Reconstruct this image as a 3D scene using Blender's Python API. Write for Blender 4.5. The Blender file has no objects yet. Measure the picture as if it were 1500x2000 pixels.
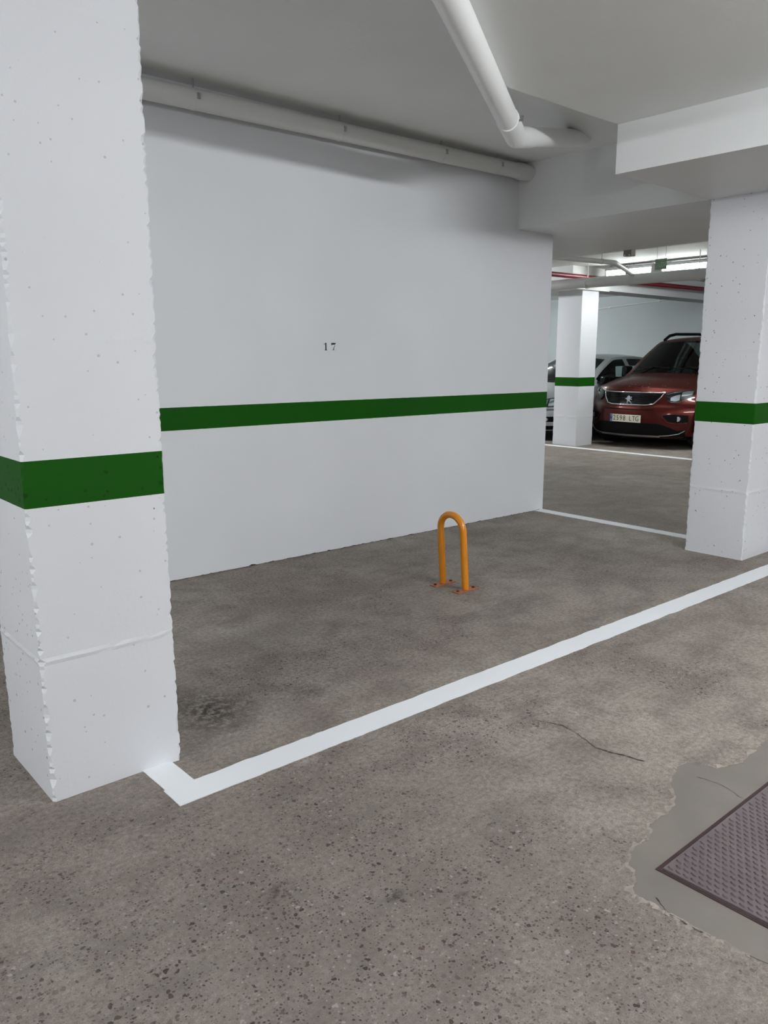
import bpy, bmesh, math, random
from mathutils import Vector, Matrix, noise as mnoise

scene = bpy.context.scene
COL = scene.collection
R = random.Random(17)

# ------------------------------------------------------------------ camera
CAM_H = 1.35
F_PX = 1547.2
PITCH, ROLL, YAW = math.radians(-10.9785), math.radians(0.0457), math.radians(-40.9745)
fwd = Vector((-math.sin(YAW) * math.cos(PITCH), math.cos(YAW) * math.cos(PITCH), math.sin(PITCH)))
rgt = Vector((math.cos(YAW), math.sin(YAW), 0))
upv = rgt.cross(fwd)
r2 = math.cos(ROLL) * rgt + math.sin(ROLL) * upv
u2 = -math.sin(ROLL) * rgt + math.cos(ROLL) * upv
cam_data = bpy.data.cameras.new('camera')
cam_data.sensor_fit = 'VERTICAL'
cam_data.sensor_height = 36.0
cam_data.sensor_width = 27.0
cam_data.lens = F_PX / 2000.0 * 36.0
cam_data.clip_start = 0.05
cam = bpy.data.objects.new('camera', cam_data)
m3 = Matrix((r2, u2, -fwd)).transposed()
cam.matrix_world = Matrix.Translation((0, 0, CAM_H)) @ m3.to_4x4()
COL.objects.link(cam)
scene.camera = cam

# ------------------------------------------------------------------ world, exposure
world = bpy.data.worlds.new('world')
scene.world = world
world.use_nodes = True
world.node_tree.nodes['Background'].inputs[0].default_value = (0.6, 0.65, 0.7, 1)
world.node_tree.nodes['Background'].inputs[1].default_value = 0.02
scene.view_settings.view_transform = 'Standard'
scene.view_settings.look = 'None'
scene.view_settings.gamma = 1.0
scene.view_settings.use_curve_mapping = False
scene.view_settings.exposure = 0.0

scene.cycles.use_adaptive_sampling = True
scene.cycles.adaptive_threshold = 0.05
scene.cycles.use_denoising = True
scene.cycles.max_bounces = 5
scene.cycles.diffuse_bounces = 4
scene.cycles.glossy_bounces = 3
scene.cycles.caustics_reflective = False
scene.cycles.caustics_refractive = False

# lamp strengths (the emitting diffusers are built further down, each in its lamp)
LAMP_AISLE = 144.0
LAMP_FAR = 46.0
LAMP_ADDED = 46.0  # for the unseen lamps added to lift the far wall

# ------------------------------------------------------------------ helpers
def link(o):
    COL.objects.link(o)
    return o

def tag(o, label=None, cat=None, group=None, kind=None):
    if label: o['label'] = label
    if cat: o['category'] = cat
    if group: o['group'] = group
    if kind: o['kind'] = kind
    return o

def empty(name, loc, rz=0.0):
    o = bpy.data.objects.new(name, None)
    o.empty_display_size = 0.1
    o.location = loc
    o.rotation_euler = (0, 0, rz)
    return link(o)

class MB:
    """collects geometry of one mesh"""
    def __init__(self):
        self.v = []; self.f = []
    def add(self, vs, fs):
        b = len(self.v)
        self.v += [tuple(p) for p in vs]
        self.f += [tuple(b + i for i in q) for q in fs]
        return self
    def box(self, x0, x1, y0, y1, z0, z1):
        vs = [(x, y, z) for z in (z0, z1) for y in (y0, y1) for x in (x0, x1)]
        return self.add(vs, [(0, 2, 3, 1), (4, 5, 7, 6), (0, 1, 5, 4), (2, 6, 7, 3), (0, 4, 6, 2), (1, 3, 7, 5)])
    def prism(self, poly, z0, z1):
        n = len(poly)
        vs = [(x, y, z0) for x, y in poly] + [(x, y, z1) for x, y in poly]
        fs = [tuple(range(n))[::-1], tuple(range(n, 2 * n))]
        fs += [(i, (i + 1) % n, n + (i + 1) % n, n + i) for i in range(n)]
        return self.add(vs, fs)
    def tube(self, path, r, n=16, caps=True, closed=False):
        path = [Vector(p) for p in path]
        rings = []
        prev = None
        m = len(path)
        for i, p in enumerate(path):
            a = path[i - 1] if (i > 0 or closed) else p
            b = path[(i + 1) % m] if (i < m - 1 or closed) else p
            t = (b - a).normalized()
            if prev is None:
                ref = Vector((0, 0, 1)) if abs(t.z) < 0.9 else Vector((1, 0, 0))
                u = t.cross(ref).normalized()
            else:
                u = (prev - t * prev.dot(t)).normalized()
            prev = u
            w = t.cross(u)
            rr = r[i] if isinstance(r, (list, tuple)) else r
            rings.append([p + rr * (math.cos(2 * math.pi * k / n) * u + math.sin(2 * math.pi * k / n) * w) for k in range(n)])
        vs = [q for ring in rings for q in ring]
        fs = []
        for i in range(m if closed else m - 1):
            j = (i + 1) % m
            for k in range(n):
                k2 = (k + 1) % n
                fs.append((i * n + k, i * n + k2, j * n + k2, j * n + k))
        if caps and not closed:
            fs.append(tuple(range(n))[::-1])
            fs.append(tuple((m - 1) * n + k for k in range(n)))
        return self.add(vs, fs)
    def build(self, name, mat, parent=None, smooth=None, bevel=0.0, bseg=2):
        me = bpy.data.meshes.new(name)
        me.from_pydata(self.v, [], self.f)
        bm = bmesh.new(); bm.from_mesh(me)
        bmesh.ops.recalc_face_normals(bm, faces=bm.faces)
        if bevel:
            bmesh.ops.bevel(bm, geom=list(bm.edges), offset=bevel, segments=bseg, profile=0.5, affect='EDGES')
        bm.to_mesh(me); bm.free()
        if mat: me.materials.append(mat)
        if smooth is not None:
            me.polygons.foreach_set('use_smooth', [True] * len(me.polygons))
            try:
                me.set_sharp_from_angle(angle=math.radians(smooth))
            except Exception:
                pass
        o = bpy.data.objects.new(name, me)
        link(o)
        if parent is not None: o.parent = parent
        return o

def arc_path(a, b, c, r, n=8):
    """points of the fillet of radius r at b between a-b and b-c"""
    a, b, c = Vector(a), Vector(b), Vector(c)
    d1 = (a - b).normalized(); d2 = (c - b).normalized()
    ang = d1.angle(d2)
    t = r / math.tan(ang / 2)
    cen = b + (d1 + d2).normalized() * (r / math.sin(ang / 2))
    p1 = b + d1 * t; p2 = b + d2 * t
    v1 = p1 - cen; v2 = p2 - cen
    tot = v1.angle(v2); ax = v1.cross(v2).normalized()
    return [cen + Matrix.Rotation(tot * i / n, 3, ax) @ v1 for i in range(n + 1)]

def text_mesh(name, body, size, mat, parent, mw, extrude=0.001, xscale=1.0, spacing=1.0):
    cu = bpy.data.curves.new(name, 'FONT')
    cu.body = body; cu.size = size; cu.align_x = 'CENTER'; cu.align_y = 'CENTER'
    cu.extrude = extrude; cu.space_character = spacing; cu.resolution_u = 3
    tmp = bpy.data.objects.new(name + '_tmp', cu)
    link(tmp)
    bpy.context.view_layer.update()
    dg = bpy.context.evaluated_depsgraph_get()
    me = bpy.data.meshes.new_from_object(tmp.evaluated_get(dg))
    bpy.data.objects.remove(tmp); bpy.data.curves.remove(cu)
    me.name = name
    me.transform(mw @ Matrix.Diagonal((xscale, 1, 1, 1)))
    me.materials.clear(); me.materials.append(mat)
    o = bpy.data.objects.new(name, me)
    link(o); o.parent = parent
    return o

# ------------------------------------------------------------------ materials
def new_mat(name):
    m = bpy.data.materials.new(name)
    m.use_nodes = True
    nt = m.node_tree
    return m, nt, nt.nodes['Principled BSDF']

def N(nt, kind, **kw):
    n = nt.nodes.new(kind)
    for k, v in kw.items():
        if k.startswith('i_'):
            key = k[2:]
            n.inputs[int(key) if key.isdigit() else key].default_value = v
        else:
            setattr(n, k, v)
    return n

def mixc(nt, fac, a, b, blend='MIX'):
    n = N(nt, 'ShaderNodeMix', data_type='RGBA', blend_type=blend)
    for s, x in ((n.inputs[0], fac), (n.inputs[6], a), (n.inputs[7], b)):
        if hasattr(x, 'is_output'): nt.links.new(x, s)
        else: s.default_value = x
    return n.outputs[2]

def mth(nt, op, a, b=None, clamp=False):
    n = N(nt, 'ShaderNodeMath', operation=op, use_clamp=clamp)
    for i, x in enumerate((a, b)):
        if x is None: continue
        if hasattr(x, 'is_output'): nt.links.new(x, n.inputs[i])
        else: n.inputs[i].default_value = x
    return n.outputs[0]

def ramp(nt, fac, stops):
    n = N(nt, 'ShaderNodeValToRGB')
    cr = n.color_ramp
    while len(cr.elements) > 1: cr.elements.remove(cr.elements[0])
    cr.elements[0].position = stops[0][0]; cr.elements[0].color = stops[0][1]
    for p, c in stops[1:]:
        e = cr.elements.new(p); e.color = c
    nt.links.new(fac, n.inputs[0])
    return n.outputs[0]

def g(v): return (v, v, v, 1)

def simple(name, col, rough=0.5, metal=0.0, var=0.0, scale=20.0, bump=0.0, bscale=200.0, coat=0.0, spec=0.5):
    m, nt, b = new_mat(name)
    b.inputs['Roughness'].default_value = rough
    b.inputs['Metallic'].default_value = metal
    b.inputs['Coat Weight'].default_value = coat
    b.inputs['Coat Roughness'].default_value = 0.05
    b.inputs['Specular IOR Level'].default_value = spec
    tc = N(nt, 'ShaderNodeTexCoord')
    nz = N(nt, 'ShaderNodeTexNoise', i_Scale=scale, i_Detail=2.0)
    nt.links.new(tc.outputs['Object'], nz.inputs['Vector'])
    c0 = tuple(c * (1 - var) for c in col) + (1,)
    c1 = tuple(min(1, c * (1 + var)) for c in col) + (1,)
    nt.links.new(mixc(nt, nz.outputs['Fac'], c0, c1), b.inputs['Base Color'])
    if bump:
        n2 = N(nt, 'ShaderNodeTexNoise', i_Scale=bscale, i_Detail=3.0)
        nt.links.new(tc.outputs['Object'], n2.inputs['Vector'])
        bp = N(nt, 'ShaderNodeBump', i_Strength=bump, i_Distance=0.002)
        nt.links.new(n2.outputs['Fac'], bp.inputs['Height'])
        nt.links.new(bp.outputs[0], b.inputs['Normal'])
    return m

def emissive(name, col, strength):
    m, nt, b = new_mat(name)
    b.inputs['Base Color'].default_value = (0.9, 0.9, 0.9, 1)
    b.inputs['Emission Color'].default_value = col + (1,)
    b.inputs['Emission Strength'].default_value = strength
    return m

def painted_concrete(name, col, holes=0.0, spec=0.25, rough=0.7, mottled=0.04, relief=0.25, fine=60.0):
    """paint rolled over cast concrete: soft mottling, fine relief and (where left) small air holes"""
    m, nt, b = new_mat(name)
    b.inputs['Roughness'].default_value = rough
    b.inputs['Specular IOR Level'].default_value = spec
    tc = N(nt, 'ShaderNodeTexCoord')
    P = tc.outputs['Object']
    n1 = N(nt, 'ShaderNodeTexNoise', i_Scale=1.7, i_Detail=2.0); nt.links.new(P, n1.inputs['Vector'])
    n2 = N(nt, 'ShaderNodeTexNoise', i_Scale=fine, i_Detail=3.0, i_Roughness=0.65); nt.links.new(P, n2.inputs['Vector'])
    c = mixc(nt, n1.outputs['Fac'], tuple(x * (1 - mottled) for x in col) + (1,), tuple(min(1, x * (1 + mottled)) for x in col) + (1,))
    h = n2.outputs['Fac']
    if holes:
        v = N(nt, 'ShaderNodeTexVoronoi', i_Scale=34.0, i_Randomness=1.0); nt.links.new(P, v.inputs['Vector'])
        sep = N(nt, 'ShaderNodeSeparateColor'); nt.links.new(v.outputs['Color'], sep.inputs[0])
        lim = mth(nt, 'MULTIPLY', mth(nt, 'POWER', sep.outputs[0], 2.0), 0.16 * holes)
        isin = mth(nt, 'LESS_THAN', v.outputs['Distance'], lim)
        dark = mth(nt, 'MULTIPLY', isin, mth(nt, 'ADD', mth(nt, 'MULTIPLY', sep.outputs[1], 0.6), 0.25))
        c = mixc(nt, dark, c, tuple(x * 0.13 for x in col) + (1,))
    nt.links.new(c, b.inputs['Base Color'])
    bp = N(nt, 'ShaderNodeBump', i_Strength=relief, i_Distance=0.004)
    nt.links.new(h, bp.inputs['Height']); nt.links.new(bp.outputs[0], b.inputs['Normal'])
    return m

def floor_material():
    m, nt, b = new_mat('worn_concrete_floor')
    tc = N(nt, 'ShaderNodeTexCoord'); P = tc.outputs['Object']
    def noise(s, d=5.0, r=0.55, off=None):
        src = P
        if off:
            mp = N(nt, 'ShaderNodeMapping'); mp.inputs['Location'].default_value = off
            nt.links.new(P, mp.inputs[0]); src = mp.outputs[0]
        n = N(nt, 'ShaderNodeTexNoise', i_Scale=s, i_Detail=d, i_Roughness=r); nt.links.new(src, n.inputs['Vector'])
        return n.outputs['Fac']
    def spot(x, y, rx, ry, soft=0.6):
        mp = N(nt, 'ShaderNodeMapping', vector_type='POINT')
        mp.inputs['Location'].default_value = (-x / rx, -y / ry, 0); mp.inputs['Scale'].default_value = (1 / rx, 1 / ry, 0)
        nt.links.new(P, mp.inputs[0])
        ln = N(nt, 'ShaderNodeVectorMath', operation='LENGTH'); nt.links.new(mp.outputs[0], ln.inputs[0])
        return ramp(nt, mth(nt, 'MULTIPLY', ln.outputs['Value'], 0.5), [(0.5 * (1 - soft), g(1)), (0.5 * (1 + 0.35 * soft), g(0))])
    big = noise(0.9, 3.0, 0.6)
    mid = noise(5.0, 4.0, 0.62, (3, 1, 0))
    fin = noise(55.0, 3.0, 0.75)
    grain = noise(260.0, 1.0, 0.7)
    A = (0.222, 0.189, 0.160, 1); B = (0.312, 0.276, 0.243, 1)
    c = mixc(nt, ramp(nt, big, [(0.30, g(0)), (0.70, g(1))]), A, B)
    c = mixc(nt, ramp(nt, mid, [(0.30, g(0.8)), (0.56, g(0))]), c, (0.143, 0.118, 0.099, 1))
    c = mixc(nt, ramp(nt, noise(2.3, 3.0, 0.65, (7, 5, 0)), [(0.56, g(0)), (0.78, g(0.6))]), c, (0.36, 0.328, 0.290, 1))
    c = mixc(nt, 0.75, c, ramp(nt, fin, [(0.28, g(0.22)), (0.5, g(0.5)), (0.72, g(0.76))]), 'OVERLAY')
    c = mixc(nt, 0.5, c, ramp(nt, grain, [(0.3, g(0.24)), (0.7, g(0.76))]), 'OVERLAY')
    # long polished scuffs that lie along the driving direction
    mp = N(nt, 'ShaderNodeMapping'); mp.inputs['Scale'].default_value = (1.2, 6.0, 1); mp.inputs['Rotation'].default_value = (0, 0, 0.5)
    nt.links.new(P, mp.inputs[0])
    sc = N(nt, 'ShaderNodeTexNoise', i_Scale=1.6, i_Detail=3.0, i_Roughness=0.6); nt.links.new(mp.outputs[0], sc.inputs['Vector'])
    c = mixc(nt, ramp(nt, sc.outputs['Fac'], [(0.55, g(0)), (0.75, g(0.45))]), c, (0.135, 0.120, 0.110, 1))
    # worn areas show the stones of the concrete
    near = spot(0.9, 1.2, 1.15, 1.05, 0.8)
    bay = spot(1.95, 2.75, 0.75, 0.42, 0.9)
    strip = spot(2.0, 1.85, 0.7, 0.3, 0.9)
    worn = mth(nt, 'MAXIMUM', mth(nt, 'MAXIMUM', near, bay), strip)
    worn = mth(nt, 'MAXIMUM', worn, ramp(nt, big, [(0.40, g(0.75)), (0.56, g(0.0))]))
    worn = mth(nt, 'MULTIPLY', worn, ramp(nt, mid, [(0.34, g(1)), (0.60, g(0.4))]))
    c = mixc(nt, mth(nt, 'MULTIPLY', near, 0.45), c, ramp(nt, sc.outputs['Fac'], [(0.38, (0.182, 0.149, 0.138, 1)), (0.62, (0.180, 0.164, 0.140, 1))]))  # foreground darkened in colour for its weaker light, with mauve and olive mottling
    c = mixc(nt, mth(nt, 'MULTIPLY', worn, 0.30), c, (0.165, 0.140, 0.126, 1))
    hgt = fin
    wob = N(nt, 'ShaderNodeTexNoise', i_Scale=110.0, i_Detail=0.0); nt.links.new(P, wob.inputs['Vector'])
    for sc_, lim0, keep, amt in ((52.0, 0.33, 0.70, 0.92), (105.0, 0.36, 0.52, 0.85)):
        v = N(nt, 'ShaderNodeTexVoronoi', i_Scale=sc_); v.voronoi_dimensions = '2D'
        ad = N(nt, 'ShaderNodeVectorMath', operation='MULTIPLY_ADD'); nt.links.new(wob.outputs['Color'], ad.inputs[0])
        ad.inputs[1].default_value = (0.55 / sc_,) * 3; nt.links.new(P, ad.inputs[2])
        nt.links.new(ad.outputs[0], v.inputs['Vector'])
        sep = N(nt, 'ShaderNodeSeparateColor'); nt.links.new(v.outputs['Color'], sep.inputs[0])
        lim = mth(nt, 'MULTIPLY', mth(nt, 'ADD', mth(nt, 'MULTIPLY', sep.outputs[0], 0.7), 0.3), lim0)
        stone = mth(nt, 'LESS_THAN', v.outputs['Distance'], lim)
        stone = mth(nt, 'MULTIPLY', stone, mth(nt, 'GREATER_THAN', sep.outputs[1], keep))
        stone = mth(nt, 'MULTIPLY', stone, ramp(nt, worn, [(0.12, g(0)), (0.5, g(1))]))
        tone = ramp(nt, sep.outputs[2], [(0.0, (0.030, 0.025, 0.023, 1)), (0.30, (0.060, 0.046, 0.040, 1)), (0.55, (0.105, 0.064, 0.052, 1)), (0.75, (0.125, 0.104, 0.092, 1)), (0.95, (0.34, 0.31, 0.285, 1))])
        c = mixc(nt, mth(nt, 'MULTIPLY', stone, amt), c, tone)
    # stains with an outline of their own
    blotch_s = ramp(nt, noise(32.0, 3.0, 0.7, (2, 8, 3)), [(0.40, g(0)), (0.56, g(1))])
    blotch_l = ramp(nt, mid, [(0.40, g(0)), (0.56, g(1))])
    for (x, y, rx, ry, col, k, ns) in ((1.385, 2.63, 0.16, 0.20, (0.024, 0.020, 0.018), 0.95, 26.0), (1.78, 2.52, 0.07, 0.07, (0.05, 0.043, 0.038), 0.6, 30.0),
                                       (0.99, 1.55, 0.06, 0.035, (0.05, 0.03, 0.026), 0.75, 40.0), (1.202, 1.343, 0.030, 0.016, (0.02, 0.018, 0.018), 0.95, 60.0),
                                       (1.331, 1.231, 0.022, 0.012, (0.02, 0.018, 0.018), 0.95, 60.0), (1.44, 2.06, 0.05, 0.03, (0.42, 0.37, 0.35), 0.7, 40.0),
                                       (3.41, 2.93, 0.10, 0.05, (0.36, 0.33, 0.30), 0.7, 30.0), (0.47, 2.25, 0.5, 0.10, (0.09, 0.08, 0.072), 0.5, 8.0),
                                       (2.6, 3.55, 0.5, 0.10, (0.10, 0.085, 0.072), 0.45, 9.0), (1.9, 3.2, 0.35, 0.12, (0.09, 0.078, 0.068), 0.5, 9.0)):
        s = mth(nt, 'MULTIPLY', spot(x, y, rx, ry, 0.9), blotch_s if ns > 20 else blotch_l)
        c = mixc(nt, mth(nt, 'MULTIPLY', s, k), c, col + (1,))
    nt.links.new(c, b.inputs['Base Color'])
    nt.links.new(ramp(nt, mid, [(0.3, g(0.62)), (0.7, g(0.80))]), b.inputs['Roughness'])
    b.inputs['Specular IOR Level'].default_value = 0.35
    bp = N(nt, 'ShaderNodeBump', i_Strength=0.35, i_Distance=0.004)
    nt.links.new(hgt, bp.inputs['Height']); nt.links.new(bp.outputs[0], b.inputs['Normal'])
    return m

WHITE = (0.73, 0.74, 0.77)
M_WALL = painted_concrete('white_wall_paint', (0.75, 0.765, 0.79), relief=0.10)
M_PILLAR = painted_concrete('white_pillar_paint', WHITE, holes=1.0, relief=0.22)
M_PILLAR_FAR = painted_concrete('white_pillar_paint_smooth', WHITE, holes=0.5, relief=0.15)
M_CEIL = painted_concrete('ceiling_paint', (0.80, 0.815, 0.80), mottled=0.05, relief=0.35, fine=22.0)
M_SOFFIT = painted_concrete('soffit_paint', (0.78, 0.79, 0.79), mottled=0.05, relief=0.3, rough=0.45, fine=9.0)
M_FARWALL = painted_concrete('far_wall_paint', (0.62, 0.67, 0.69), mottled=0.06, relief=0.15)
M_GREEN = painted_concrete('green_stripe_paint', (0.007, 0.084, 0.003), spec=0.1, mottled=0.10, relief=0.15, rough=0.55)
M_GREEN_CHIP = painted_concrete('green_stripe_paint_chipped', (0.008, 0.080, 0.0035), spec=0.1, mottled=0.12, holes=2.2, relief=0.2, rough=0.55)
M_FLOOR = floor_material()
M_LINE = painted_concrete('white_line_paint', (0.82, 0.84, 0.865), mottled=0.06, relief=0.35)
M_PATCH = simple('smooth_cement', (0.182, 0.162, 0.142), 0.6, var=0.22, scale=5.0, bump=0.2, bscale=60)
M_CRUST = simple('pale_cement_crust', (0.31, 0.275, 0.235), 0.8, var=0.45, scale=30.0, bump=0.5, bscale=120)
M_CRACK = simple('dark_crack', (0.035, 0.03, 0.028), 0.9, var=0.3)
M_PIPE = simple('white_pipe_paint', (0.86, 0.87, 0.86), 0.42, var=0.03, scale=8)
M_PIPE_WALL = simple('wall_pipe_paint', (0.66, 0.67, 0.655), 0.55, var=0.03, scale=8)
M_PIPE_GREY = simple('grey_pipe_paint', (0.50, 0.51, 0.50), 0.5, var=0.05, scale=8)
M_RED_PIPE = simple('red_pipe_paint', (0.17, 0.006, 0.014), 0.4, var=0.1)
M_STEEL = simple('zinc_steel', (0.42, 0.43, 0.44), 0.4, 0.9, var=0.1)
M_ORANGE = simple('orange_enamel', (0.72, 0.255, 0.005), 0.22, var=0.06, scale=14, coat=0.4)
M_RUST = simple('rusty_orange_plate', (0.38, 0.13, 0.05), 0.5, var=0.55, scale=45)
M_BOLT = simple('dark_bolt', (0.08, 0.05, 0.04), 0.5, 0.6, var=0.2)
M_TREAD = simple('rusty_tread_plate', (0.185, 0.150, 0.157), 0.5, 0.4, var=0.28, scale=7, bump=0.15, bscale=90)
M_TREAD_RIB = simple('worn_tread_rib', (0.25, 0.205, 0.21), 0.40, 0.6, var=0.25, scale=9)
M_PLATE_EDGE = simple('dark_plate_frame', (0.045, 0.022, 0.025), 0.7, 0.2, var=0.3)
M_BLACK = simple('black_stencil_paint', (0.006, 0.006, 0.008), 0.6)
M_GAP = simple('dark_joint', (0.05, 0.045, 0.04), 0.95, var=0.4, scale=60)
M_HOUSING = simple('lamp_housing_grey', (0.45, 0.46, 0.47), 0.5)
M_LAMP = emissive('lamp_diffuser_lit', (0.945, 0.975, 1.0), LAMP_AISLE)
M_LAMP_ADDED = emissive('added_lamp_diffuser_lit', (0.95, 1.0, 0.985), LAMP_ADDED)
M_LAMP_FAR = emissive('lamp_diffuser_far_lit', (0.95, 1.0, 0.98), LAMP_FAR)

# ------------------------------------------------------------------ key dimensions
WALL_Y = 4.411
WALL_X1 = 5.744
ST0, ST1 = 0.924, 1.061          # green stripe
CEIL_BAY, CEIL_AISLE, SOFFIT = 2.875, 2.65, 2.385
CEIL_FAR = 2.70
X_MIN, X_MAX, Y_MIN, Y_MAX = -6.0, 15.7, -6.5, 13.0

# ------------------------------------------------------------------ floor and what is on it
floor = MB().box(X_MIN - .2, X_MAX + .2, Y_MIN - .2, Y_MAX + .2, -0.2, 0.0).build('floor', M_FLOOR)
tag(floor, 'worn grey-brown concrete garage floor', 'floor', kind='structure')

def ragged_ribbon(mb, a, b, width, z, wob=0.004, step=0.03, seed=0.0, w2=None):
    """a painted line from a to b (left edge at +normal), with hand-brushed edges"""
    a, b = Vector(a), Vector(b)
    L = (b - a).length; d = (b - a) / L; nrm = Vector((-d.y, d.x))
    n = max(2, int(L / step))
    w2 = width if w2 is None else w2
    vs = []
    for i in range(n + 1):
        s = L * i / n; p = a + d * s
        w = width + (w2 - width) * i / n
        e1 = wob * (mnoise.noise((s * 9, seed, 0)) + 0.6 * mnoise.noise((s * 31, seed + 4, 0)))
        e2 = wob * (mnoise.noise((s * 9, seed + 9, 0)) + 0.6 * mnoise.noise((s * 31, seed + 14, 0)))
        q1 = p + nrm * (w / 2 + e1); q2 = p - nrm * (w / 2 + e2)
        vs += [(q1.x, q1.y, z), (q2.x, q2.y, z), (q1.x, q1.y, 0.0), (q2.x, q2.y, 0.0)]
    fs = []
    for i in range(n):
        o = 4 * i; p = o + 4
        fs += [(o, o + 1, p + 1, p), (o + 2, o, p, p + 2), (o + 1, o + 3, p + 3, p + 1)]
    fs += [(0, 2, 3, 1), (4 * n, 4 * n + 1, 4 * n + 3, 4 * n + 2)]
    mb.add(vs, fs)

mb = MB()
ragged_ribbon(mb, (0.980, 2.137), (7.4, 2.122), 0.112, 0.003, 0.006, seed=1, w2=0.13)
ragged_ribbon(mb, (1.036, 2.19), (1.034, 2.372), 0.100, 0.0028, 0.003, seed=2)
tag(mb.build('parking_line', M_LINE, floor), 'long white painted line with a short leg at the near pillar')
mb = MB(); ragged_ribbon(mb, (5.69, 4.42), (5.66, 2.76), 0.115, 0.003, 0.005, seed=3)
tag(mb.build('parking_line', M_LINE, floor), 'white painted line between wall end and right pillar')
mb = MB(); ragged_ribbon(mb, (10.20, 9.9), (10.20, 2.0), 0.13, 0.003, 0.006, seed=5)
tag(mb.build('parking_line', M_LINE, floor), 'white painted line in front of the parked cars')

# smooth cement patch round the steel plate, with a paler broken crust
outline = [(2.672, 1.087), (2.549, 1.075), (2.450, 1.115), (2.404, 1.200), (2.339, 1.211), (2.242, 1.165), (2.168, 1.109), (2.074, 1.078), (2.020, 1.089), (1.982, 1.087),
           (1.927, 1.051), (1.866, 1.055), (1.803, 1.047), (1.754, 1.001), (1.721, 0.973), (1.671, 0.949), (1.670, 0.912), (1.673, 0.871), (1.675, 0.845), (1.670, 0.801),
           (1.675, 0.739), (1.679, 0.692), (1.682, 0.657)]
def refine(poly, sub, amp, seed):
    out = []
    for i in range(len(poly) - 1):
        a, b = Vector(poly[i]), Vector(poly[i + 1])
        for k in range(sub):
            t = k / sub; p = a.lerp(b, t)
            out.append((p.x + amp * (mnoise.noise((p.x * 33, p.y * 33, seed)) + .5 * mnoise.noise((p.x * 110, p.y * 110, seed))), p.y + amp * (mnoise.noise((p.x * 33, p.y * 33, seed + 7)) + .5 * mnoise.noise((p.x * 110, p.y * 110, seed + 7)))))
    out.append(tuple(poly[-1]))
    return out
fine_out = refine(outline, 8, 0.013, 3.0)
poly = fine_out + refine([(1.70, 0.50), (1.72, 0.30), (1.80, 0.16), (2.1, 0.12), (2.5, 0.08), (2.9, 0.12), (3.08, 0.2), (3.05, 0.5), (3.12, 0.75), (3.02, 1.0), (2.85, 1.08), (2.70, 1.09)], 8, 0.02, 5.0)
mb = MB(); mb.prism(poly, 0.0, 0.0016)
tag(mb.build('cement_patch', M_PATCH, floor), 'smooth grey cement patch around the steel plate')
vs, fs = [], []
for i, p in enumerate(fine_out):
    q = Vector(fine_out[min(i + 1, len(fine_out) - 1)]) - Vector(fine_out[max(i - 1, 0)])
    nrm = Vector((q.y, -q.x)).normalized()
    w = 0.0015 + 0.034 * max(0, mnoise.noise((i * 0.31, 5, 0)) + 0.10) + 0.008 * max(0, mnoise.noise((i * 1.7, 2, 0)))
    p = Vector(p); a = p + nrm * -0.003; bpt = p + nrm * w
    if nrm.dot(Vector((1.0, -0.6))) > 0: bpt = p - nrm * w
    vs += [(a.x, a.y, 0.0032), (bpt.x, bpt.y, 0.0004), (a.x, a.y, 0.0)]
for i in range(len(fine_out) - 1):
    o = 3 * i; fs += [(o, o + 1, o + 4, o + 3), (o + 2, o, o + 3, o + 5)]
mb = MB(); mb.add(vs, fs)
tag(mb.build('screed_crust', M_CRUST, floor), 'pale broken rim of the worn screed')
def crack(pts, w, seed):
    fine = refine(pts, 8, 0.006, seed)
    mbk = MB(); vs, fs = [], []
    for i, p in enumerate(fine):
        q = Vector(fine[min(i + 1, len(fine) - 1)]) - Vector(fine[max(i - 1, 0)])
        nr = Vector((-q.y, q.x)).normalized()
        ww = w * (0.25 + abs(mnoise.noise((i * 0.35, seed, 1))) * 1.6) * (0.3 if i in (0, len(fine) - 1) else 1)
        a = Vector(p) + nr * ww; c = Vector(p) - nr * ww
        vs += [(a.x, a.y, 0.0022), (c.x, c.y, 0.0022)]
    fs = [(2 * i, 2 * i + 1, 2 * i + 3, 2 * i + 2) for i in range(len(fine) - 1)]
    mbk.add(vs, fs)
    return mbk.build('crack', M_CRACK, floor)
crack([(2.269, 1.755), (2.284, 1.713), (2.315, 1.642), (2.300, 1.562), (2.260, 1.459), (2.276, 1.396), (2.305, 1.295)], 0.0028, 2)
crack([(2.341, 1.130), (2.355, 1.068), (2.328, 0.971)], 0.0016, 6)
crack([(1.70, 0.90), (1.673, 0.85), (1.668, 0.80), (1.672, 0.74)], 0.0022, 9)

# ------------------------------------------------------------------ walls
def wall_skin(name, x0, x1, y, z1, mat, seed):
    """painted face of the wall with a chipped lower edge; rows split at the stripe"""
    step = 0.012
    n = int((x1 - x0) / step)
    zs = [0.0, ST0, ST1, z1]
    def bottom(x):
        v = mnoise.noise((x * 14, seed, 0)) + 0.7 * mnoise.noise((x * 47, seed, 3))
        return 0.003 + 0.009 * max(0.0, v)
    lo, mid, hi = MB(), MB(), MB()
    for k, (target, za, zb, off) in enumerate(((lo, 0, ST0, 0.0), (mid, ST0, ST1, 0.0006), (hi, ST1, z1, 0.0))):
        vs = []
        for i in range(n + 1):
            x = x0 + (x1 - x0) * i / n
            j = 0.0008 * mnoise.noise((x * 25, seed, 9))
            a = bottom(x) if k == 0 else za + (j if k == 1 or k == 2 else 0)
            bz = zb + (j if k == 0 else (0.0008 * mnoise.noise((x * 25, seed, 29)) if k == 1 else 0))
            vs += [(x, y - off, a), (x, y - off, bz), (x, y + 0.006, a)]
        fs = []
        for i in range(n):
            o = 3 * i
            fs.append((o, o + 3, o + 4, o + 1))
            if k == 0: fs.append((o + 2, o + 5, o + 3, o))
        target.add(vs, fs)
    return lo, mid, hi
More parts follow.
